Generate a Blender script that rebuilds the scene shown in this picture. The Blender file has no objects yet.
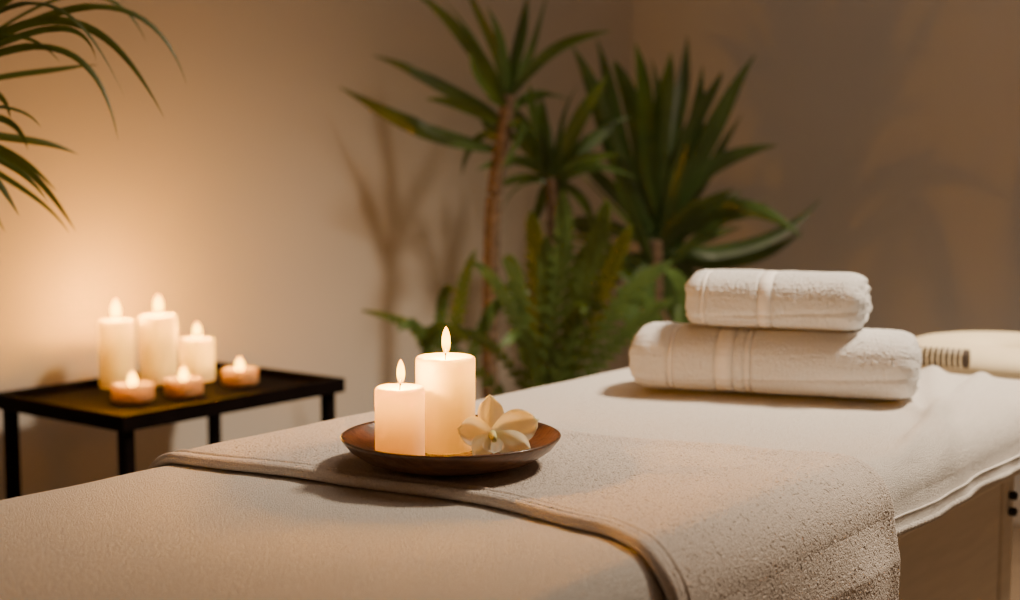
import bpy, bmesh, math, random
from mathutils import Vector, Matrix, noise
random.seed(4)
S = bpy.context.scene
C = S.collection
PI = math.pi
# ------------------------------------------------------------------ camera
FPX = 1417.0
PITCH = math.atan(140/FPX)
CAMZ = 1.11
cam = bpy.data.cameras.new('camera'); co = bpy.data.objects.new('camera', cam); C.objects.link(co)
co.location = (0, 0, CAMZ); co.rotation_euler = (PI/2-PITCH, 0, 0)
cam.lens = 50.0; cam.sensor_width = 36; cam.clip_start = .02
cam.dof.use_dof = True; cam.dof.focus_distance = 1.62; cam.dof.aperture_fstop = 3.2
S.camera = co
FW = Vector((0, math.cos(PITCH), -math.sin(PITCH))); UPV = Vector((0, math.sin(PITCH), math.cos(PITCH)))
def ray(px, py): return FW + Vector((1,0,0))*((px-510)/FPX) + UPV*((300-py)/FPX)
def at_y(px, py, Y):
    d = ray(px, py); return Vector((0,0,CAMZ)) + d*(Y/d.y)
def at_z(px, py, z):
    d = ray(px, py); return Vector((0,0,CAMZ)) + d*((z-CAMZ)/d.z)
# room frame: u along the massage table, n across it (towards the camera side)
P1 = Vector((-.228, 1.925, 0)); U = Vector((.61, .792, 0)).normalized(); N = Vector((U.y, -U.x, 0))
ROT = math.atan2(U.y, U.x)
def W(u, n, z=0): return P1 + U*u + N*n + Vector((0,0,z))
# ------------------------------------------------------------------ materials
def mat(name, col, rough=.6, var=.08, vscale=8, bump=0, bscale=200, metal=0, coat=0, sss=0, sssr=(.02,.01,.005), sheen=0, bump2=0, bscale2=30, spec=.5, stretch=None, bd=.002, trans=None, tfac=.3):
    m = bpy.data.materials.new(name); m.use_nodes = True
    nt = m.node_tree; b = nt.nodes['Principled BSDF']
    tc = nt.nodes.new('ShaderNodeTexCoord'); mp = nt.nodes.new('ShaderNodeMapping')
    nt.links.new(tc.outputs['Object'], mp.inputs['Vector'])
    if stretch: mp.inputs['Scale'].default_value = stretch
    n = nt.nodes.new('ShaderNodeTexNoise'); n.inputs['Scale'].default_value = vscale; n.inputs['Detail'].default_value = 4
    nt.links.new(mp.outputs[0], n.inputs['Vector'])
    r = nt.nodes.new('ShaderNodeValToRGB')
    r.color_ramp.elements[0].position = .3; r.color_ramp.elements[1].position = .7
    r.color_ramp.elements[0].color = tuple(c*(1-var) for c in col)+(1,)
    r.color_ramp.elements[1].color = tuple(min(1, c*(1+var)) for c in col)+(1,)
    nt.links.new(n.outputs['Fac'], r.inputs[0]); nt.links.new(r.outputs[0], b.inputs['Base Color'])
    b.inputs['Roughness'].default_value = rough; b.inputs['Metallic'].default_value = metal
    b.inputs['Coat Weight'].default_value = coat; b.inputs['Specular IOR Level'].default_value = spec
    if sss:
        b.inputs['Subsurface Weight'].default_value = sss; b.inputs['Subsurface Radius'].default_value = sssr; b.inputs['Subsurface Scale'].default_value = 1
    if sheen:
        b.inputs['Sheen Weight'].default_value = sheen; b.inputs['Sheen Roughness'].default_value = .5
    last = None
    for (bs, sc, dist) in ((bump, bscale, bd), (bump2, bscale2, .01)):
        if bs:
            nn = nt.nodes.new('ShaderNodeTexNoise'); nn.inputs['Scale'].default_value = sc; nn.inputs['Detail'].default_value = 3
            nt.links.new(tc.outputs['Object'], nn.inputs['Vector'])
            bp = nt.nodes.new('ShaderNodeBump'); bp.inputs['Strength'].default_value = bs; bp.inputs['Distance'].default_value = dist
            nt.links.new(nn.outputs['Fac'], bp.inputs['Height'])
            if last: nt.links.new(last.outputs[0], bp.inputs['Normal'])
            last = bp
    if last: nt.links.new(last.outputs[0], b.inputs['Normal'])
    if trans:
        tl = nt.nodes.new('ShaderNodeBsdfTranslucent'); tl.inputs[0].default_value = tuple(trans)+(1,)
        mx = nt.nodes.new('ShaderNodeMixShader'); mx.inputs[0].default_value = tfac
        out = nt.nodes['Material Output']
        nt.links.new(b.outputs[0], mx.inputs[1]); nt.links.new(tl.outputs[0], mx.inputs[2]); nt.links.new(mx.outputs[0], out.inputs[0])
    return m
M = {}
M['wall'] = mat('wall_plaster', (.57,.52,.46), .9, .02, 2, .15, 60)
M['wallr'] = mat('wall_plaster_greige', (.56,.54,.52), .9, .02, 2, .15, 60)
M['wall2'] = mat('wall_plaster_taupe', (.34,.30,.26), .9, .03, 2, .15, 60)
M['ceil'] = mat('ceiling_plaster', (.46,.42,.38), .9, .02, 2)
M['floor'] = mat('floor_wood', (.20,.14,.09), .45, .25, 6, stretch=(1,8,1))
M['base'] = mat('baseboard_paint', (.6,.52,.44), .5, .03)
M['terry'] = mat('runner_terry', (.92,.82,.74), .95, .10, 480, 1, 500, sheen=.35, spec=.04, bd=.0027)
M['sheet'] = mat('sheet_terry', (.93,.865,.81), .95, .12, 560, 1, 600, sheen=.35, spec=.03, bd=.0034)
M['towel'] = mat('white_terry', (.98,.97,.955), .95, .04, 400, 1, 520, sheen=.4, spec=.05, bd=.0034)
M['band'] = mat('woven_cotton', (.95,.92,.88), .7, .03, 300, .3, 700, spec=.2)
M['cream'] = mat('cream_leather', (.80,.68,.46), .6, .03, 20, .1, 250, spec=.3)
M['maple'] = mat('pale_painted_wood', (.93,.87,.77), .5, .04, 9, stretch=(1,1,9))
M['knob'] = mat('black_plastic', (.01,.01,.01), .35)
M['wood'] = mat('dark_bowl_wood', (.10,.045,.021), .32, .5, 30, .3, 140, coat=.3, stretch=(1,7,7))
M['black'] = mat('black_stained_wood', (.006,.004,.0035), .65, .3, 20, .1, 120, spec=.03)
M['waxw'] = mat('ivory_wax', (.95,.87,.60), .45, .02, 20, sss=.6, sssr=(.012,.011,.005), trans=(.98,.80,.30), tfac=.4)
M['waxp'] = mat('blush_wax', (.95,.83,.64), .45, .02, 20, sss=.6, sssr=(.009,.008,.004), trans=(.98,.72,.32), tfac=.4)
M['wick'] = mat('burnt_wick', (.01,.008,.006), .9)
M['holder'] = mat('carved_holder', (.55,.38,.20), .4, .7, 160, .9, 110, trans=(.98,.72,.28), tfac=.35)
M['petal'] = mat('white_petal', (.97,.985,.86), .5, .03, 40, .03, 160, trans=(.98,.995,.80), tfac=.6)
M['lip'] = mat('yellow_petal_centre', (.80,.80,.30), .5, .15, 80)
M['leaf'] = mat('yucca_leaf', (.058,.106,.026), .40, .5, 9, .1, 60, spec=.55, trans=(.20,.37,.05), tfac=.25)
M['leaf2'] = mat('broad_yucca_leaf', (.052,.100,.026), .38, .55, 8, .1, 60, spec=.6, trans=(.20,.37,.05), tfac=.28)
M['fern'] = mat('fern_leaf', (.080,.140,.034), .5, .4, 12, .1, 60, spec=.4, trans=(.23,.38,.06), tfac=.28)
M['palm'] = mat('palm_leaf', (.055,.090,.022), .4, .3, 9, trans=(.16,.28,.04), tfac=.2)
M['trunk'] = mat('cane_bark', (.125,.082,.05), .85, .45, 30, .8, 60, stretch=(1,1,4))
M['pot'] = mat('clay_pot', (.30,.22,.17), .7, .1, 10, .2, 80)
M['soil'] = mat('potting_soil', (.03,.02,.014), .95, .4, 60, 1, 90)
M['rollw'] = mat('roller_wood', (.06,.040,.028), .6, .2, 60)
def flame_mat(name, st):
    m = bpy.data.materials.new(name); m.use_nodes = True; nt = m.node_tree
    for n in list(nt.nodes): nt.nodes.remove(n)
    o = nt.nodes.new('ShaderNodeOutputMaterial'); e = nt.nodes.new('ShaderNodeEmission'); t = nt.nodes.new('ShaderNodeBsdfTransparent'); a = nt.nodes.new('ShaderNodeAddShader')
    tc = nt.nodes.new('ShaderNodeTexCoord'); sp = nt.nodes.new('ShaderNodeSeparateXYZ'); r = nt.nodes.new('ShaderNodeValToRGB')
    nt.links.new(tc.outputs['Generated'], sp.inputs[0]); nt.links.new(sp.outputs['Z'], r.inputs[0])
    el = r.color_ramp.elements
    el[0].position = 0; el[0].color = (.40,.10,.001,1); el[1].position = 1; el[1].color = (1,.30,.0,1)
    x = el.new(.4); x.color = (1,.50,.002,1)
    nt.links.new(r.outputs[0], e.inputs[0]); e.inputs[1].default_value = st
    nt.links.new(e.outputs[0], a.inputs[0]); nt.links.new(t.outputs[0], a.inputs[1]); nt.links.new(a.outputs[0], o.inputs[0])
    return m
M['flame'] = flame_mat('candle_flame', 9)
CANDLE = (1,.36,.003)
# ------------------------------------------------------------------ helpers
def obj(name, bm, m, parent=None, smooth=True, recalc=True):
    if recalc: bmesh.ops.recalc_face_normals(bm, faces=bm.faces)
    me = bpy.data.meshes.new(name); bm.to_mesh(me); bm.free()
    o = bpy.data.objects.new(name, me); C.objects.link(o)
    me.materials.append(M[m])
    if smooth:
        for p in me.polygons: p.use_smooth = True
    if parent: o.parent = parent
    return o
def tag(o, label, cat, group=None):
    o['label'] = label; o['category'] = cat
    if group: o['group'] = group
    return o
def thing(name, loc, rz, label, cat, group=None):
    o = bpy.data.objects.new(name, None); C.objects.link(o); o.empty_display_size = .05
    o.location = loc; o.rotation_euler = (0,0,rz)
    return tag(o, label, cat, group)
def struct(name, bm, m):
    o = obj(name, bm, m, smooth=False); o['kind'] = 'structure'; return o
def box(bm, x0,x1,y0,y1,z0,z1, bev=0, seg=2, mx=None):
    b2 = bmesh.new()
    bmesh.ops.create_cube(b2, size=1)
    for v in b2.verts:
        v.co = Vector(((x0+x1)/2+v.co.x*(x1-x0), (y0+y1)/2+v.co.y*(y1-y0), (z0+z1)/2+v.co.z*(z1-z0)))
    if bev: bmesh.ops.bevel(b2, geom=b2.edges[:], offset=bev, segments=seg, profile=.5, affect='EDGES')
    me = bpy.data.meshes.new('t'); b2.to_mesh(me); b2.free()
    n0 = len(bm.verts); bm.from_mesh(me); bpy.data.meshes.remove(me)
    if mx:
        bm.verts.ensure_lookup_table()
        for v in bm.verts[n0:]: v.co = mx @ v.co
    return bm
def lathe(bm, prof, seg=48, cx=0, cy=0, wob=None):
    rings = []
    for (r, z) in prof:
        if r < 1e-6: rings.append([bm.verts.new((cx,cy,z))])
        else:
            rg = []
            for k in range(seg):
                a = 2*PI*k/seg; rr = r*(wob(a,z) if wob else 1)
                rg.append(bm.verts.new((cx+rr*math.cos(a), cy+rr*math.sin(a), z)))
            rings.append(rg)
    for a, b in zip(rings[:-1], rings[1:]):
        for k in range(seg):
            k2 = (k+1) % seg
            if len(a) == 1 and len(b) == 1: continue
            if len(a) == 1: bm.faces.new((a[0], b[k], b[k2]))
            elif len(b) == 1: bm.faces.new((a[k], a[k2], b[0]))
            else: bm.faces.new((a[k], a[k2], b[k2], b[k]))
    return bm
def tube(bm, pts, rad, seg=12, cap=True):
    rings = []
    n = len(pts); ref = Vector((0,0,1))
    for i, p in enumerate(pts):
        t = (pts[min(i+1,n-1)]-pts[max(i-1,0)]).normalized()
        s = t.cross(ref)
        if s.length < .1: s = t.cross(Vector((1,0,0)))
        s.normalize(); q = s.cross(t)
        r = rad(i/(n-1)) if callable(rad) else rad
        rings.append([bm.verts.new(p + s*math.cos(2*PI*k/seg)*r + q*math.sin(2*PI*k/seg)*r) for k in range(seg)])
    for a, b in zip(rings[:-1], rings[1:]):
        for k in range(seg): bm.faces.new((a[k], a[(k+1)%seg], b[(k+1)%seg], b[k]))
    if cap: bm.faces.new(rings[0]); bm.faces.new(rings[-1])
    return bm
# ------------------------------------------------------------------ room
UC, NC = 2.93, -1.42       # far corner of the room in the room frame
UB, NB, H = -2.3, 2.3, 3.2
def rbox(u0,u1,n0,n1,z0,z1, bev=0, seg=2, bm=None):
    bm = bm or bmesh.new()
    mx = Matrix.Translation(P1) @ Matrix.Rotation(ROT, 4, 'Z')
    return box(bm, u0,u1,-n1,-n0,z0,z1, bev, seg, mx)
struct('floor', rbox(UB-.1,UC+.1,NC-.1,NB+.1,-.1,0), 'floor')
struct('ceiling', rbox(UB-.1,UC+.1,NC-.1,NB+.1,H,H+.1), 'ceil')
struct('wall_left', rbox(UB-.1,UC+.1,NC-.1,NC,0,H), 'wall')
struct('wall_right', rbox(UC,UC+.1,NC,NB,0,H), 'wallr')
struct('wall_near', rbox(UB-.1,UC+.1,NB,NB+.1,0,H), 'wall2')
struct('wall_back', rbox(UB-.1,UB,NC,NB,0,H), 'wall2')
struct('baseboard_left', rbox(UB,UC,NC,NC+.015,0,.09,.004), 'base')
struct('baseboard_right', rbox(UC-.015,UC,NC+.015,NB,0,.09,.004), 'base')
# ------------------------------------------------------------------ massage table
TU0, TU1, TN0, TN1 = -.92, .985, 0.0, .70
mt = thing('massage_table', W(.03,.35,0), ROT, 'padded massage table with pale wooden base under the terry sheet', 'massage table')
def tbox(u0,u1,n0,n1,z0,z1,bev=0,seg=2,bm=None):
    bm = bm or bmesh.new()
    return box(bm, u0-.03,u1-.03, -(n1-.35), -(n0-.35), z0,z1,bev,seg)
obj('cushion', tbox(TU0,TU1,TN0,TN1,.672,.744,.035,5), 'cream', mt)
rb = tbox(TU0+.03,TU1-.03,TN1-.046,TN1-.025,.632,.672,.003)
tbox(TU0+.03,TU1-.03,TN0+.03,TN0+.055,.632,.672,.003,bm=rb)
tbox(TU0+.03,TU0+.055,TN0+.055,TN1-.055,.632,.672,.003,bm=rb)
tbox(TU1-.055,TU1-.03,TN0+.055,TN1-.055,.632,.672,.003,bm=rb)
obj('frame_rail', rb, 'maple', mt, smooth=False)
obj('side_panel', tbox(-.60,.735,TN1-.058,TN1-.040,.14,.632,.003), 'maple', mt, smooth=False)
for lu in (-.70, .765):
    for ln in (TN0+.055, TN1-.055):
        lg = obj('leg', tbox(lu-.025,lu+.025,ln-.018,ln+.018,0,.632,.005), 'maple', mt, smooth=False)
        b = bmesh.new(); sgn = -1 if ln > .35 else 1
        for zz in (.600,.575):
            b3 = bmesh.new(); lathe(b3, [(0,0),(.006,0),(.007,.003),(.007,.009),(.005,.011),(0,.011)], 20)
            me = bpy.data.meshes.new('t'); b3.to_mesh(me); b3.free(); n0 = len(b.verts); b.from_mesh(me); b.verts.ensure_lookup_table()
            mx = Matrix.Translation((lu-.03, -(ln-.35)+sgn*.0185, zz)) @ Matrix.Rotation(-sgn*PI/2, 4, 'X')
            for v in b.verts[n0:]: v.co = mx @ v.co
        obj('knob', b, 'knob', lg)
# face cradle
hc = (1.245-.03, -(.49-.35))
b = bmesh.new(); seg1, seg2 = 72, 24; rings = []
for i in range(seg1):
    a = 2*PI*i/seg1; rg = []
    for k in range(seg2):
        t = 2*PI*k/seg2; rr = .095 + .067*math.cos(t)
        zz = .036*math.sin(t)
        X = rr*math.cos(a)*1.02; Yy = rr*math.sin(a)*1.25
        rg.append(b.verts.new((hc[0]+X, hc[1]+Yy, .741+zz+.03*X)))
    rings.append(rg)
for i in range(seg1):
    A, B = rings[i], rings[(i+1)%seg1]
    for k in range(seg2): b.faces.new((A[k],A[(k+1)%seg2],B[(k+1)%seg2],B[k]))
hr = obj('headrest', b, 'cream', mt)
b = bmesh.new()
for s in (-.06,.06):
    tube(b, [Vector((TU1-.03-.12, hc[1]+s, .655)), Vector((hc[0]-.05, hc[1]+s, .655)), Vector((hc[0], hc[1]+s, .68)), Vector((hc[0]+.08, hc[1]+s, .712))], .009)
obj('headrest_bracket', b, 'knob', hr)
# ------------------------------------------------------------------ draped cloths
def drape_pos(a, b, r, ztop, cr=.035, lift=0, wob=None):
    u0,u1,n0,n1 = TU0+cr, TU1-cr, TN0+cr, TN1-cr
    cu = min(max(a,u0),u1); cn = min(max(b,n0),n1)
    da, db = a-cu, b-cn; d = math.hypot(da,db)
    if d < 1e-9: return W(a,b,ztop+lift)
    ux, nx = da/d, db/d
    R = r+lift; q = PI/2*r
    if d <= q:
        th = d/r; o = R*math.sin(th); z = ztop - r + R*math.cos(th)
    else:
        o = R; z = ztop - r - (d-q)
        if wob: o += wob(a,b)*min(1,(d-q)/.05)
    return W(cu+ux*o, cn+nx*o, z)
def f2(x,y,s,seed=0): return noise.noise(Vector((x*s,y*s,seed)))
def cloth(name, amin, amax, bmin, bmax, na, nb, fn, m, thick, parent=None):
    bm = bmesh.new(); g = []
    for j in range(nb+1):
        b_ = bmin+(bmax-bmin)*j/nb
        a0 = amin(b_) if callable(amin) else amin; a1 = amax(b_) if callable(amax) else amax
        g.append([bm.verts.new(fn(a0+(a1-a0)*i/na, b_)) for i in range(na+1)])
    for j in range(nb):
        for i in range(na): bm.faces.new((g[j][i], g[j+1][i], g[j+1][i+1], g[j][i+1]))
    bm.normal_update()
    bm.faces.ensure_lookup_table()
    mid = bm.faces[(nb//2)*na+na//2]
    if mid.normal.z < 0: bmesh.ops.reverse_faces(bm, faces=bm.faces[:])
    o = obj(name, bm, m, parent, recalc=False)
    s = o.modifiers.new('thickness','SOLIDIFY'); s.thickness = thick; s.offset = 1
    return o
RS = .041; ZS = .7455
SHN = TN1-.035+PI/2*RS
def sheet_fn(a,b):
    w = .0020*f2(a,b,5,1)+.0010*f2(a+3*b,b*.6,9,2)
    w += .011*math.exp(-((b-.64+.40*(a-.52))/.017)**2)*max(0,min(1,(a-.30)*4))   # creases at the near corner
    w += .010*math.exp(-((b-.55+.75*(a-.62))/.017)**2)*max(0,min(1,(a-.42)*4))
    w += .008*math.exp(-((b-.66+.2*(a-.40))/.013)**2)*max(0,min(1,(a-.18)*5))
    e = max(0,min(1,(b-(TN1-.06))/.06))
    w += e*.008*f2(a,b*.4,13,21)*(1 if a > .1 else 0)
    w = max(w+.0012, 0)
    w += .0005*f2(a,b,330,31)
    return drape_pos(a,b,RS,ZS,lift=w, wob=lambda p,q: .008+.008*f2(p,q,9,5))
def sheet_near(a): return .036 + .004*f2(a,0,5,9)
bm = bmesh.new(); na, nb = 800, 420; g = []
for i in range(na+1):
    a = (TU0-.10)+(TU1+.10-(TU0-.10))*i/na
    b0 = TN0+.035-PI/2*RS-.12; b1 = SHN + sheet_near(a)
    g.append([bm.verts.new(sheet_fn(a, b0+(b1-b0)*j/nb)) for j in range(nb+1)])
for i in range(na):
    for j in range(nb): bm.faces.new((g[i][j], g[i][j+1], g[i+1][j+1], g[i+1][j]))
bm.normal_update(); bm.faces.ensure_lookup_table()
if bm.faces[(na//2)*nb+nb//2].normal.z < 0: bmesh.ops.reverse_faces(bm, faces=bm.faces[:])
hempts = [v.co.copy() for v in (g[i][nb] for i in range(0,na+1,2))]
stpts = [v.co.copy() for v in (g[i][nb-9] for i in range(0,na+1,2))]
sheet = obj('terry_sheet', bm, 'sheet', recalc=False)
sm = sheet.modifiers.new('thickness','SOLIDIFY'); sm.thickness = .0035; sm.offset = 1
tag(sheet, 'cream terry sheet covering the whole massage table with stitched hem', 'sheet')
b = bmesh.new()
fine = []
for i in range(len(hempts)-1):
    for k in range(3): fine.append(hempts[i].lerp(hempts[i+1], k/3)+N*.002+Vector((0,0,.002)))
tube(b, fine, lambda t: .0042*(1+.24*math.sin(t*len(fine)*1.1)), 8)
obj('hem', b, 'sheet', sheet)
b = bmesh.new()
for i in range(0, len(stpts)-1, 1):
    p, q = stpts[i]+N*.0036, stpts[i].lerp(stpts[i+1], .6)+N*.0036
    tube(b, [p, p.lerp(q,.5)+N*.0022, q], .0013, 6)
obj('stitching', b, 'band', sheet)
# folded towel runner across the table
def interp(pts, x):
    if x <= pts[0][0]: return pts[0][1]
    for (x0,y0),(x1,y1) in zip(pts[:-1],pts[1:]):
        if x <= x1:
            t = (x-x0)/(x1-x0); t = t*t*(3-2*t); return y0+(y1-y0)*t
    return pts[-1][1]
RAm = lambda b: interp([(-.1,-.315),(.0,-.315),(.25,-.275),(.45,-.25),(.6,-.27),(.72,-.315),(.95,-.33)], b)
RAx = lambda b: interp([(-.1,.09),(0,.10),(.37,.075),(.56,.125),(.66,.15),(.74,.150),(1.0,.155)], b)
RR = .041+.0125; ZR = .7455+.0125-.003
rwob = lambda p,q: .009+.004*math.sin(p*19+1)+.006*f2(p,q,8,15)
def runner_fn(a,b):
    w = .0014*f2(a,b,6,11)+.0006*f2(a,b,16,12)+.0006*f2(a,b,410,17)
    e = RAx(b)-a
    w += .0025*math.exp(-(e/.02)**2)
    return drape_pos(a,b,RR,ZR,lift=w+.0015, wob=rwob)
rB0, rB1 = TN0+.035-PI/2*RR-.10, TN1-.035+PI/2*RR+.22
runner = cloth('towel_runner', RAm, RAx, rB0, rB1, 360, 900, runner_fn, 'terry', .008)
tag(runner, 'beige terry towel laid crosswise over the massage table beneath the wooden tray', 'towel')
b = bmesh.new()
nn = 260; hp = []
for j in range(nn+1):
    b_ = rB0+(rB1-rB0)*j/nn
    hp.append(drape_pos(RAm(b_)-.004, b_, RR, ZR, lift=.0035, wob=rwob))
tube(b, hp, .0068, 14)
hm = obj('hem', b, 'terry', runner)
b = bmesh.new(); hp = []
for j in range(nn+1):
    b_ = rB0+(rB1-rB0)*j/nn
    hp.append(drape_pos(RAm(b_)+.012, b_, RR, ZR, lift=.0068, wob=rwob))
tube(b, hp, .0045, 12)
obj('piping', b, 'terry', hm)
ZT = ZR+.0110      # top of the runner
# ------------------------------------------------------------------ tray
TY = 1.590
tc = at_y(451, 440, TY); TC = Vector((tc.x, TY, ZT))
tr = thing('wooden_tray', TC, .3, 'round dark brown wooden dish holding two lit candles and a flower', 'tray')
b = bmesh.new()
lathe(b, [(0,.001),(.066,.0),(.076,.0015),(.100,.009),(.116,.020),(.1243,.0305),(.1253,.033),(.1233,.0342),(.1206,.032),(.111,.0225),(.094,.0135),(.076,.0080),(.05,.0062),(0,.006)], 96)
obj('dish', b, 'wood', tr)
FZ = ZT+.0067
# ------------------------------------------------------------------ candles
def flame_prof(h, r):
    f = lambda t: r*(t**.55)*((1-t)**.75)*1.9
    return [(0,0)]+[(f(k/18), h*k/18) for k in range(1,18)]+[(0,h)]
def plight(name, loc, e, r=.004, col=CANDLE):
    l = bpy.data.lights.new(name,'POINT'); l.energy = e; l.color = col; l.shadow_soft_size = r
    lo = bpy.data.objects.new(name, l); C.objects.link(lo); lo.location = loc
def candle(x, y, z, r, h, wax, label, group=None, fh=.028, fr=.0062, name='pillar_candle', power=1.2, dip=.006, lean=0, inner=.4, soft=.0035):
    t = thing(name, (x,y,z), random.uniform(0,3), label, 'candle', group)
    b = bmesh.new(); br = .0035
    pr = [(0,0),(r-br,0),(r-.001,.001),(r,br)]+[(r,br+(h-2*br)*k/10) for k in range(1,10)]+[(r,h-br),(r-.0012,h-.001),(r-br,h),(r-.008,h-.002),(r-.014,h-dip*.8),(r*.4,h-dip),(0,h-dip)]
    lathe(b, pr, 64, wob=lambda a,zz: 1+.005*math.sin(3*a+zz*30)+.003*math.sin(7*a))
    obj('wax', b, wax, t)
    b = bmesh.new(); tube(b, [Vector((0,0,h-dip-.002)), Vector((.0006,0,h-dip+.006)), Vector((.002,.0005,h-dip+.012))], .0011, 8)
    obj('wick', b, 'wick', t)
    b = bmesh.new(); lathe(b, flame_prof(fh, fr), 24)
    for v in b.verts: v.co += Vector((.0015+lean*v.co.z, 0, h-dip+.007))
    obj('flame', b, 'flame', t)
    plight('candle_light', (x,y,z+h-dip+.007+fh*.38), power, soft)
    plight('wax_glow_helper', (x,y,z+h-dip-.35*r), inner, .006, (1,.46,.015))      # added lamp inside the wax, stands in for scattered flame light
    return t
cA = at_y(445.5, 440, 1.636); cB = at_y(400, 440, 1.578)
candle(cA.x, 1.636, FZ, .0350, .110, 'waxw', 'taller ivory pillar candle burning on the wooden dish', fh=.032, fr=.0066, power=3.2, dip=.004, inner=.40)
candle(cB.x, 1.578, FZ, .0282, .0835, 'waxp', 'shorter blush pillar candle burning at the left of the wooden dish', fh=.028, fr=.0060, power=2.3, dip=.004, inner=.30)
# ------------------------------------------------------------------ orchid
fc = at_y(492, 436, 1.560)
fl = thing('orchid_flower', fc, 0, 'white orchid bloom with yellow centre leaning on the taller ivory candle', 'flower')
def petal(ang, L, Wd, cup, tilt, name='petal', m='petal', off=.002, ruff=.0, yoff=0):
    b = bmesh.new(); nu, nv = 24, 18; g = []
    ca, sa = math.cos(ang), math.sin(ang)
    for i in range(nu+1):
        t = i/nu; w = Wd*max(0,math.sin(PI*min(1,t**1.25*.96+.04)))**.45
        row = []
        for j in range(nv+1):
            s = -1+2*j/nv
            x = off + t*L*(1-.10*s*s+.02*math.sin(s*7+ang*3)*t); yy = s*w*.5
            d = tilt*t - cup*t*t + .10*w*(s*s) + (ruff+.0006)*math.sin(s*7+t*3+ang*2)*t*(.3+abs(s)) + yoff
            px_ = x*ca - yy*sa; pz = x*sa + yy*ca
            row.append(b.verts.new((px_, -d*1.0, pz)))
        g.append(row)
    for i in range(nu):
        for j in range(nv): b.faces.new((g[i][j],g[i][j+1],g[i+1][j+1],g[i+1][j]))
    return obj(name, b, m, fl)
R = math.radians
petal(R(91), .046, .030, .004, .003, yoff=-.003)
petal(R(168), .038, .034, .004, .008, ruff=.0010)
petal(R(18), .055, .040, .008, .008, ruff=.0012)
petal(R(225), .030, .026, .003, .010, yoff=.001)
petal(R(-28), .048, .032, .006, .013, ruff=.0010, yoff=.001)
petal(R(-90), .022, .024, -.006, .010, 'lip', 'petal', .001, yoff=.003)
b = bmesh.new(); tube(b, [Vector((0,.004,-.002)), Vector((0,-.008,.001)), Vector((.001,-.013,-.004)), Vector((.001,-.015,-.008))], lambda t: .0050*(1-.45*t), 12)
obj('column', b, 'lip', fl)
fl.rotation_euler = (R(-20), 0, R(6))
# ------------------------------------------------------------------ folded towels
def make_towel(name, center, rz, L, Wd, Hh, bands, label, seed, ER=.026):
    t = thing(name, center, rz, label, 'towel', 'folded white towels in the stack')
    def sec(th, x, inb=False):
        c, s = math.cos(th), math.sin(th); e = 2/2.5
        yy = Wd/2*math.copysign(abs(c)**e, c); zz = Hh/2*math.copysign(abs(s)**e, s)
        if s < 0: zz = -Hh/2*abs(s)**.6
        k = 1 + .035*f2(x*1.0, 0, 7, seed)*max(0,.4+s) + .012*f2(x*2, math.cos(th)*1.5+math.sin(th), 9, seed+3)
        xn = x/L
        for (t0, dp, wd) in ((R(-140)+.5*xn+.02*math.sin(x*40), .075, .060), (R(-168)-.3*xn, .030, .06)):
            d = (th-t0+PI) % (2*PI)-PI
            k -= dp*math.exp(-(d/wd)**2)
            k += dp*.35*math.exp(-((d+.20)/.14)**2)
        if not inb:
            for (x0,w) in bands:
                k -= .034*math.exp(-((x-x0)/.0026)**2)+.034*math.exp(-((x-x0-w)/.0026)**2)
                if x0 < x < x0+w: k -= .022
        return yy*k, max(zz*k, -Hh/2)
    b = bmesh.new(); nj = 220; rings = []
    def ring(x, sc, bul=0):
        rg = []
        for j in range(nj):
            th = 2*PI*j/nj; yy, zz = sec(th, x)
            gx = bul*.003*math.sin(2*PI*(sc*3.2+th/(2*PI))) if bul else 0
            gx += .004*f2(math.cos(th), math.sin(th), 1.8, seed+8)*min(1,sc*2)*(1 if abs(x) > L/2-ER-.006 else 0)
            rg.append(b.verts.new((x+gx, yy*sc, Hh/2+zz*sc)))
        rings.append(rg)
    caps = (.02,.10,.18,.26,.34,.42,.50,.56,.62,.68,.72)
    for sc in caps: ring(-L/2+.004*(sc/.72)**2*1.0, sc, 1)
    ne = 12
    for k in range(1,ne):
        q = k/ne*PI/2; ring(-L/2+.005+(ER)*(1-math.cos(q)), .74+.26*math.sin(q))
    nx = 300; xa, xb = -L/2+.005+ER, L/2-.005-ER
    for k in range(nx+1): ring(xa+(xb-xa)*k/nx, 1)
    for k in range(ne-1,0,-1):
        q = k/ne*PI/2; ring(L/2-.005-(ER)*(1-math.cos(q)), .74+.26*math.sin(q))
    for sc in reversed(caps): ring(L/2-.004*(sc/.72)**2, sc, -1)
    for A,B in zip(rings[:-1],rings[1:]):
        for k in range(nj): b.faces.new((A[k],A[(k+1)%nj],B[(k+1)%nj],B[k]))
    b.faces.new(rings[0]); b.faces.new(rings[-1])
    for v in b.verts: v.co += Vector((f2(v.co.x+v.co.y, v.co.z, 260, seed), f2(v.co.x, v.co.z+v.co.y, 240, seed+1), max(0,f2(v.co.y+v.co.x, v.co.z, 250, seed+2))))*.0014
    obj('body', b, 'towel', t)
    for (x0, w) in bands:
        b = bmesh.new(); rr = []
        for (xx, sc) in ((x0+.0012,.960),(x0+.0018,.988),(x0+w-.0018,.988),(x0+w-.0012,.960)):
            rg = []
            for j in range(nj):
                th = 2*PI*j/nj; yy, zz = sec(th, xx, True); rg.append(b.verts.new((xx, yy*sc, Hh/2+max(zz*sc, -Hh/2+.0002))))
            rr.append(rg)
        for A,B in zip(rr[:-1],rr[1:]):
            for k in range(nj): b.faces.new((A[k],A[(k+1)%nj],B[(k+1)%nj],B[k]))
        obj('woven_band', b, 'band', t)
    return t
tA = R(-17)
c1 = at_y(774, 400, 2.17)
make_towel('folded_towel', (c1.x, 2.17, ZS+.0080), tA, .43, .180, .100, [(-.152,.009),(-.080,.028),(-.036,.010)], 'larger white towel rolled at the bottom of the stack on the sheet', 3, ER=.030)
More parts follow.
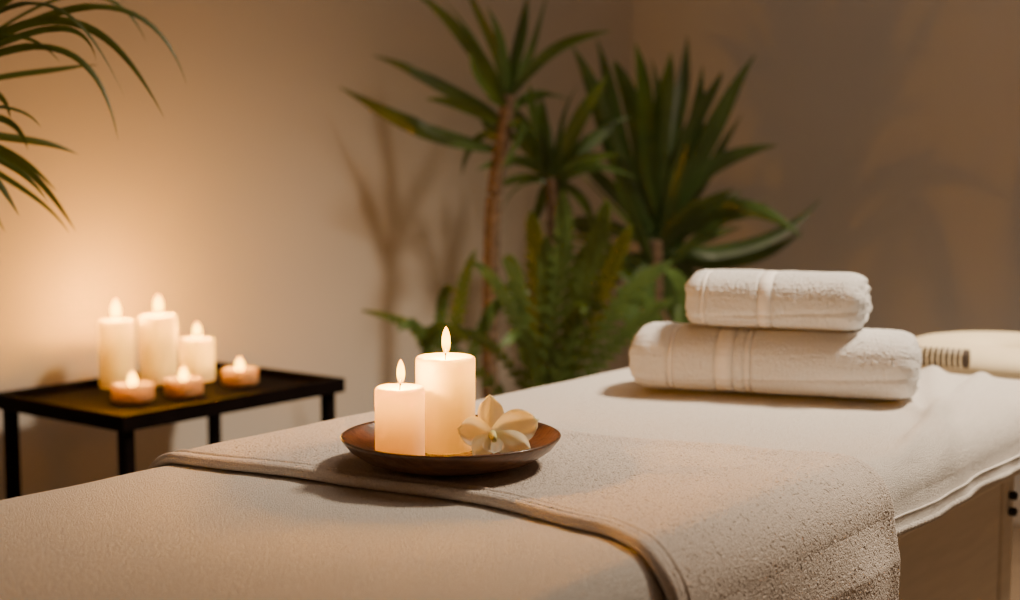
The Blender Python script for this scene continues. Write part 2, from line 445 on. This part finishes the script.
make_towel('folded_towel', (c1.x+.004, 2.175, ZS+.0080+.0990), tA-.02, .270, .152, .087, [(-.108,.008),(-.022,.022)], 'smaller white towel rolled on top of the larger one', 21, ER=.026)
# ribbed roller beside the towels
rl = at_y(941, 366, 2.43)
t = thing('massage_roller', (rl.x, 2.43, ZS+.006), R(-30), 'small ribbed cream and brown roller between the towels and headrest', 'roller')
b = bmesh.new(); pr = [(0,-.042)]
for k in range(9):
    x = -.042+.0095*k; pr += [(.010,x+.0005),(.0182,x+.0008),(.0192,x+.0022),(.0182,x+.0036),(.010,x+.0039)]
pr += [(0,.042)]
lathe(b, pr, 28)
for v in b.verts: v.co = Vector((v.co.z, v.co.y, v.co.x+.0192))
obj('ribbed_barrel', b, 'cream', t)
b = bmesh.new(); tube(b, [Vector((-.046,0,.0192)), Vector((.046,0,.0192))], .0166, 20)
obj('core', b, 'rollw', t)
# ------------------------------------------------------------------ side table
ZA = .62
L_ = at_z(2,392,ZA); R_ = at_z(345,379,ZA)
cen = (L_+R_)/2 + Vector((-.010,0,0))
SL, SW = .61, .445
nl = (cen-P1).dot(N); ul = (cen-P1).dot(U)
nl = max(nl, NC+SW/2+.03)
st = thing('side_table', W(ul,nl,0), ROT, 'low black wooden side table with raised rim holding six candles', 'table')
b = bmesh.new(); box(b, -SL/2+.012,SL/2-.012,-SW/2+.012,SW/2-.012, ZA-.030, ZA-.016, .001); obj('tabletop', b, 'black', st, smooth=False)
b = bmesh.new()
box(b,-SL/2,SL/2,-SW/2,-SW/2+.016,ZA-.032,ZA,.002); box(b,-SL/2,SL/2,SW/2-.016,SW/2,ZA-.032,ZA,.002)
box(b,-SL/2,-SL/2+.016,-SW/2+.016,SW/2-.016,ZA-.032,ZA,.002); box(b,SL/2-.016,SL/2,-SW/2+.016,SW/2-.016,ZA-.032,ZA,.002)
obj('rim', b, 'black', st, smooth=False)
for sx in (-1,1):
    for sy in (-1,1):
        b = bmesh.new(); lx, ly = sx*(SL/2-.028), sy*(SW/2-.028)
        box(b, lx-.0125,lx+.0125,ly-.0125,ly+.0125,0,ZA-.030,.0025); obj('leg', b, 'black', st, smooth=False)
zt = ZA-.0158
def spot_at(px, pyf, r):
    p = at_z(px, pyf, zt); y = p.y+r
    return at_y(px, pyf, y).x, y
def tcandle(px, pyfront, r, h, label, **k):
    x, y = spot_at(px, pyfront, r)
    return candle(x, y, zt, r, h, 'waxw', label, 'pillar candles on the side table', soft=.008, **k)
tcandle(117.5, 389, .039, .150, 'tall ivory pillar candle at the left of the black side table', fh=.046, fr=.0135, power=4.8, inner=.50)
tcandle(159.5, 386, .0425, .156, 'thickest tall ivory pillar candle, second from left on the side table', fh=.046, fr=.0135, power=5.4, inner=.60)
tcandle(197.5, 383, .040, .098, 'shortest ivory pillar candle on the black side table, right of the tall pair', fh=.036, fr=.0120, power=2.8, inner=.45)
def tealight(px, pyf, label, r=.045, h=.036):
    x, y = spot_at(px, pyf, r)
    t = thing('tealight_candle', (x,y,zt), random.uniform(0,3), label, 'candle', 'tealights on the side table')
    b = bmesh.new()
    lathe(b, [(0,0),(r*.86,0),(r*.95,.004),(r*.97,.012),(r*.96,.020),(r,h-.006),(r*.97,h),(r*.88,h),(r*.85,h-.008),(r*.85,.008),(0,.008)], 160, wob=lambda a,z: 1+(.022*math.sin(a*28)+.012*math.sin(a*11+z*200))*(1 if .003<z else 0))
    obj('holder', b, 'holder', t)
    b = bmesh.new(); lathe(b, [(0,.0085),(r*.76,.0085),(r*.79,.010),(r*.79,h-.013),(r*.76,h-.012),(0,h-.013)], 48); obj('wax', b, 'waxw', t)
    b = bmesh.new(); tube(b, [Vector((0,0,h-.015)), Vector((.001,0,h-.004))], .001, 8); obj('wick', b, 'wick', t)
    b = bmesh.new(); lathe(b, flame_prof(.034,.0125), 20)
    for v in b.verts: v.co.z += h-.008
    obj('flame', b, 'flame', t)
    plight('tealight_light', (x,y,zt+h+.004), .9, .006, (1,.46,.015))
tealight(133, 404, 'tealight in carved holder nearest the front corner of the side table')
tealight(184, 398, 'tealight in carved holder in the middle, below the shortest pillar', r=.042)
tealight(240, 387, 'tealight in carved holder at the right, standing apart from the pillars', r=.042)
# ------------------------------------------------------------------ plants
def safe_y(px, py, Y, m=.05):
    while True:
        p = at_y(px,py,Y); q = p-P1
        if (q.dot(N) > NC+m and q.dot(U) < UC-m) or Y < 1: return p
        Y -= .02
def blade(bm, p0, p1, p2, w, rng, fold=.25, wp=.35, nseg=16, base_w=.45, face=.75):
    ctrl = p1*2-(p0+p2)/2
    prev = None; roll = rng.uniform(-.9,.9); wave = rng.uniform(0,6); wa = (p2-p0).length*.022
    for i in range(nseg+1):
        t = i/nseg
        p = p0*(1-t)**2+ctrl*2*t*(1-t)+p2*t*t
        tg = ((ctrl-p0)*(1-t)+(p2-ctrl)*t).normalized()
        s1 = tg.cross(Vector((0,1,0)))
        s1 = s1.normalized() if s1.length > .05 else Vector((1,0,0))
        s2 = tg.cross(Vector((0,0,1))); s2 = s2.normalized() if s2.length > .05 else Vector((0,1,0))
        if s1.dot(s2) < 0: s2 = -s2
        s = (s1*face+s2*(1-face)).normalized(); s = (Matrix.Rotation(roll+.5*t*math.sin(wave),3,tg) @ s)
        p = p + s1*wa*math.sin(wave+t*6)*t
        nrm = s.cross(tg).normalized()
        if t < wp: ww = base_w+(1-base_w)*math.sin(PI/2*t/wp)
        else: ww = math.cos(PI/2*((t-wp)/(1-wp))**1.35)
        ww = max(ww,.02)*w/2
        row = [bm.verts.new(p-s*ww+nrm*fold*ww), bm.verts.new(p-s*ww*.5+nrm*fold*ww*.35), bm.verts.new(p), bm.verts.new(p+s*ww*.5+nrm*fold*ww*.35), bm.verts.new(p+s*ww+nrm*fold*ww)]
        if prev:
            for k in range(4): bm.faces.new((prev[k],prev[k+1],row[k+1],row[k]))
        prev = row
def trunk(bm, pts, r):
    out = []
    for i in range(len(pts)-1):
        p0 = pts[max(i-1,0)]; p1 = pts[i]; p2 = pts[i+1]; p3 = pts[min(i+2,len(pts)-1)]
        for k in range(24):
            t = k/24
            out.append(.5*((2*p1)+(p2-p0)*t+(2*p0-5*p1+4*p2-p3)*t*t+(3*p1-p0-3*p2+p3)*t**3))
    out.append(pts[-1]); n = len(out)
    tube(bm, out, lambda t: r*(1.12-.25*t)*(1+.10*(1 if int(t*n)%3==0 else -.3)), 16)
def pot(root, x, y, r, h):
    b = bmesh.new(); lathe(b, [(0,0),(r*.72,0),(r*.76,.01),(r*.95,h-.04),(r*1.02,h-.035),(r*1.02,h),(r*.93,h),(r*.9,h-.05),(0,h-.05)], 48, x, y); obj('pot', b, 'pot', root)
    b = bmesh.new(); lathe(b, [(0,h-.022),(r*.6,h-.024),(r*.895,h-.028),(r*.89,h-.049),(0,h-.049)], 32, x, y); obj('soil', b, 'soil', root)
def plant(name, Y, base_px, trunk_px, leaves, label, group, potr, poth, tr_, lm, seed, wscale=1, face=.75, leafrand=.25, extra=None):
    rng = random.Random(seed)
    bp = at_y(base_px[0], base_px[1], Y)
    root = thing(name, (bp.x, Y, 0), 0, label, 'plant', group)
    off = Vector((bp.x, Y, 0))
    pot(root, 0, 0, potr, poth)
    b = bmesh.new()
    pts = [Vector((0,0,poth-.03))] + [at_y(px,py,Y)-off for px,py in trunk_px]
    trunk(b, pts, tr_); obj('trunk', b, 'trunk', root)
    b = bmesh.new(); leaves = list(leaves)
    if extra:
        n, cx, cy, l0, l1, amax, w0, w1, asp = extra
        for k in range(n):
            a = R(rng.uniform(-amax, amax)); L = rng.uniform(l0,l1)*(1-.25*abs(math.sin(a)))
            bx_, by_ = cx+rng.uniform(-7,7), cy+rng.uniform(0,asp)
            tx, ty = bx_+math.sin(a)*L, by_-math.cos(a)*L+abs(math.sin(a))*L*.15
            mx_, my_ = bx_+math.sin(a)*L*.5, by_-math.cos(a)*L*.5-abs(math.sin(a))*L*rng.uniform(.02,.10)
            leaves.append((bx_,by_,mx_,my_,tx,ty,rng.uniform(w0,w1)))
    for (bx_,by_,mx_,my_,tx,ty,w) in leaves:
        dy = rng.uniform(-leafrand, leafrand)
        p0 = at_y(bx_,by_,Y)-off; p1 = safe_y(mx_,my_,Y+dy*.45)-off; p2 = safe_y(tx,ty,Y+dy)-off
        blade(b, p0, p1, p2, w*wscale/FPX*Y, rng, face=face)
    for v in b.verts:
        q = v.co+off-P1; d = NC+.015-q.dot(N)
        if d > 0: v.co += N*d
    obj('foliage', b, lm, root, recalc=False)
    return root
A = [(497,150,425,128,337,90,21),(500,120,450,88,371,58,18),(502,105,470,45,407,-8,17),(505,100,482,52,440,-5,17),(506,100,492,45,462,-25,17),
     (508,98,515,48,530,-6,22),(510,100,550,56,611,28,18),(509,100,503,55,488,5,15),(500,140,478,140,462,176,15),(503,120,490,128,476,98,13),
     (512,110,540,95,572,104,14),(512,120,530,140,541,172,14),(505,130,520,128,500,172,13),(508,95,527,60,552,-10,15),(502,125,462,108,425,98,15),(508,110,485,85,470,50,15)]
plant('yucca_plant', 3.85, (492,380), [(490,380),(491,290),(494,200),(503,140),(509,95)], A, 'yucca with slender bare cane and spreading leaf crown, leftmost of the corner plants', 'yuccas in the corner', .10, .34, .0215, 'leaf', 5, wscale=.88)
B = [(548,175,520,120,484,96,15),(550,175,535,120,527,84,16),(552,175,562,120,578,82,18),(552,175,580,120,606,70,18),(555,178,590,140,632,118,18),(555,180,595,165,640,178,17),
     (548,178,515,160,478,172,15),(548,180,520,185,498,215,15),(552,182,575,195,596,230,16),(550,182,540,205,530,245,14),(550,175,545,130,540,100,15),(552,175,575,150,600,140,18),(550,178,525,145,505,130,15),(552,180,565,205,572,240,15)]
plant('yucca_plant', 4.02, (553,380), [(556,380),(551,300),(554,230),(552,178)], B, 'shorter yucca with its crown just right of the bare cane', 'yuccas in the corner', .10, .36, .020, 'leaf', 6, wscale=.88, extra=(9,552,175,60,105,110,9,15,14))
Cc = [(650,235,606,130,573,44,26),(652,230,616,130,597,38,25),(655,230,632,116,618,58,26),(656,225,643,120,638,42,27),(658,225,660,125,670,52,28),(660,225,676,115,690,36,26),
      (662,230,706,140,760,56,27),(662,230,695,130,720,70,27),(665,225,715,165,778,146,24),(668,240,735,205,800,240,24),(668,250,745,245,821,198,24),(668,262,740,258,804,232,23),
      (650,235,610,190,575,150,24),(650,245,605,225,572,225,22),(660,250,690,215,735,190,26),(655,245,640,190,615,140,28),(660,240,672,180,690,110,30),
      (665,255,700,260,728,300,24),(650,258,620,270,598,310,24),(660,262,672,300,690,340,25),(650,262,635,300,630,345,25),(664,235,705,180,745,115,27),(652,232,620,165,586,80,27),(660,230,685,160,706,66,28),(655,262,650,300,655,350,26),(668,262,705,290,720,330,22),(655,230,660,140,652,58,28),(665,245,700,225,750,215,24)]
plant('yucca_plant', 4.15, (655,380), [(652,380),(655,320),(655,240)], Cc, 'largest dense yucca with broad upright leaves against the right wall', 'yuccas in the corner', .15, .36, .026, 'leaf2', 7, wscale=.76, leafrand=.3, face=.85, extra=(20,650,235,110,195,75,10,17,70))
# ferns
def fern(Y, bpx, fronds, label, seed, poth=.40, pr=.11, extra=None):
    rng = random.Random(seed); bp = at_y(bpx[0], bpx[1], Y); off = Vector((bp.x,Y,0))
    root = thing('potted_fern', off, 0, label, 'plant', 'ferns below the yuccas'); pot(root,0,0,pr,poth)
    b = bmesh.new(); bst = bmesh.new(); fronds = list(fronds)
    if extra:
        n, cx, cy, l0, l1, amax, w0, w1 = extra
        for k in range(n):
            a = R(rng.uniform(-amax,amax)); L = rng.uniform(l0,l1)
            fronds.append((cx+math.sin(a)*L*.5, cy-math.cos(a)*L*.6, cx+math.sin(a)*L, cy-math.cos(a)*L+abs(math.sin(a))*L*.2, rng.uniform(w0,w1)))
    for (mx_,my_,tx,ty,w) in fronds:
        dy = rng.uniform(-.2,.12)
        p0 = Vector((rng.uniform(-.03,.03), rng.uniform(-.03,.03), poth-.03)); p1 = safe_y(mx_,my_,Y+dy*.5)-off; p2 = safe_y(tx,ty,Y+dy)-off
        ctrl = p1*2-(p0+p2)/2; ww = w/FPX*Y/2*.92; n = 21
        stp = []
        tilt = rng.uniform(-.5,.5)
        for i in range(n+1):
            t = i/n; p = p0*(1-t)**2+ctrl*2*t*(1-t)+p2*t*t; tg = ((ctrl-p0)*(1-t)+(p2-ctrl)*t).normalized(); stp.append(p)
            if t < .12: continue
            s1 = tg.cross(Vector((0,1,0))).normalized(); s1 = Matrix.Rotation(tilt,3,tg) @ s1
            k = math.sin(PI*min(1,(t*.84+.14)))**.7*ww
            for sg in (-1,1):
                d = (s1*sg*.76+tg*.72+Vector((0,rng.uniform(-.08,.08),rng.uniform(-.05,.05)))).normalized(); kk = k*rng.uniform(1.1,1.25); tip = p+d*kk; tip.z -= k*.10
                hw = (p1-p0).length*2/n*.52
                a = b.verts.new(p-tg*hw*.7); c = b.verts.new(p+tg*hw*.7); m1 = b.verts.new(p+d*kk*.5-tg*hw*.8+Vector((0,0,.004))); m2 = b.verts.new(p+d*kk*.5+tg*hw*.55+Vector((0,0,.004))); e = b.verts.new(tip)
                b.faces.new((a,c,m2,m1)); b.faces.new((m1,m2,e))
        tube(bst, stp, lambda t: .0035*(1-.7*t), 6)
    obj('foliage', b, 'fern', root, recalc=False); obj('stems', bst, 'fern', root)
fern(3.62, (545,378), [(515,320,472,262,24),(450,350,366,312,22),(520,300,505,262,28),(538,290,532,216,36),(560,285,562,196,40),(584,290,606,205,40),(596,305,630,230,38),(605,325,668,264,38),(612,348,672,300,28),(490,345,420,345,20),(574,310,586,250,36),(548,310,546,240,34)],
     'lush green fern with toothed fronds, lower middle of the corner plants', 31, extra=(3,558,370,60,120,60,24,32))
fern(3.78, (692,384), [(660,330,620,290,26),(690,320,668,272,28),(715,330,745,300,22),(700,350,760,340,20),(680,340,690,300,26)],
     'small dark fern half hidden behind the rolled towels', 32, .36)
fern(3.66, (440,388), [(455,330,474,254,26),(425,345,400,330,20),(440,325,452,290,22),(480,335,512,300,24),(430,340,470,345,22)],
     'low fern at the foot of the bare yucca cane', 33, .36, pr=.085)
# overhanging dracaena at the left edge
rng = random.Random(50); Y = 2.25
bp = at_y(-95, 120, Y)
root = thing('dracaena_plant', (bp.x,Y,0), 0, 'arching narrow-leaved plant reaching in from the left over the side table', 'plant')
off = Vector((bp.x,Y,0)); pot(root,0,0,.12,.32)
b = bmesh.new(); trunk(b, [Vector((0,0,.29)), Vector((.01,0,.7)), at_y(-95,120,Y)-off], .017); obj('trunk', b, 'trunk', root)
b = bmesh.new()
D = [(-90,95,85,8,189,84,9),(-90,100,62,22,168,116,9),(-90,100,45,48,121,139,9),(-90,95,30,5,130,95,8),(-90,105,20,72,98,68,7),(-90,120,10,138,79,154,9),(-90,125,-5,118,30,150,8),
     (-90,125,8,160,80,230,9),(-90,130,2,175,67,235,9),(-90,130,-20,165,22,215,9),(-90,130,-30,180,8,232,8),(-90,95,40,-22,120,5,8),(-90,100,-10,40,60,62,8),(-90,110,-20,90,12,120,8),(-90,100,0,0,70,-5,8),(-90,120,-80,190,-60,250,9),(-90,100,-140,60,-190,120,9),(-95,100,-150,110,-200,200,9),(-95,95,-120,30,-150,-20,9),(-90,98,35,30,92,62,7),(-90,118,0,150,60,190,8),
     (-90,98,60,0,150,40,7),(-90,128,-10,152,45,205,7),(-90,112,-10,105,40,128,7)]
for (bx_,by_,mx_,my_,tx,ty,w) in D:
    dy = rng.uniform(-.12,.12)
    blade(b, at_y(bx_,by_,Y)-off, at_y(mx_,my_,Y+dy*.5)-off, at_y(tx,ty,Y+dy)-off, w/FPX*Y*.98, rng, nseg=22, wp=.4, base_w=.6, face=.85)
obj('foliage', b, 'palm', root, recalc=False)
# ------------------------------------------------------------------ lights
def area(name, loc, tgt, size, energy, col, spread=PI):
    l = bpy.data.lights.new(name,'AREA'); l.size = size; l.energy = energy; l.color = col; l.spread = spread
    o = bpy.data.objects.new(name, l); C.objects.link(o); o.location = loc
    o.rotation_euler = (Vector(tgt)-Vector(loc)).to_track_quat('-Z','Y').to_euler(); return o
l = bpy.data.lights.new('key_spot','SPOT'); l.energy = 700; l.color = (1,.79,.57); l.shadow_soft_size = .22; l.spot_size = R(79); l.spot_blend = 1.0
o = bpy.data.objects.new('key_spot', l); C.objects.link(o); o.location = (1.62,2.55,3.05)
o.rotation_euler = (Vector((.76,2.70,.8))-Vector(o.location)).to_track_quat('-Z','Y').to_euler()
area('ceiling_fill', W(1.0,.5,3.15), W(1.0,.5,0), 1.8, 13, (1,.80,.63))
w = bpy.data.worlds.new('world'); S.world = w; w.use_nodes = True
w.node_tree.nodes['Background'].inputs[0].default_value = (1,.75,.5,1); w.node_tree.nodes['Background'].inputs[1].default_value = .05
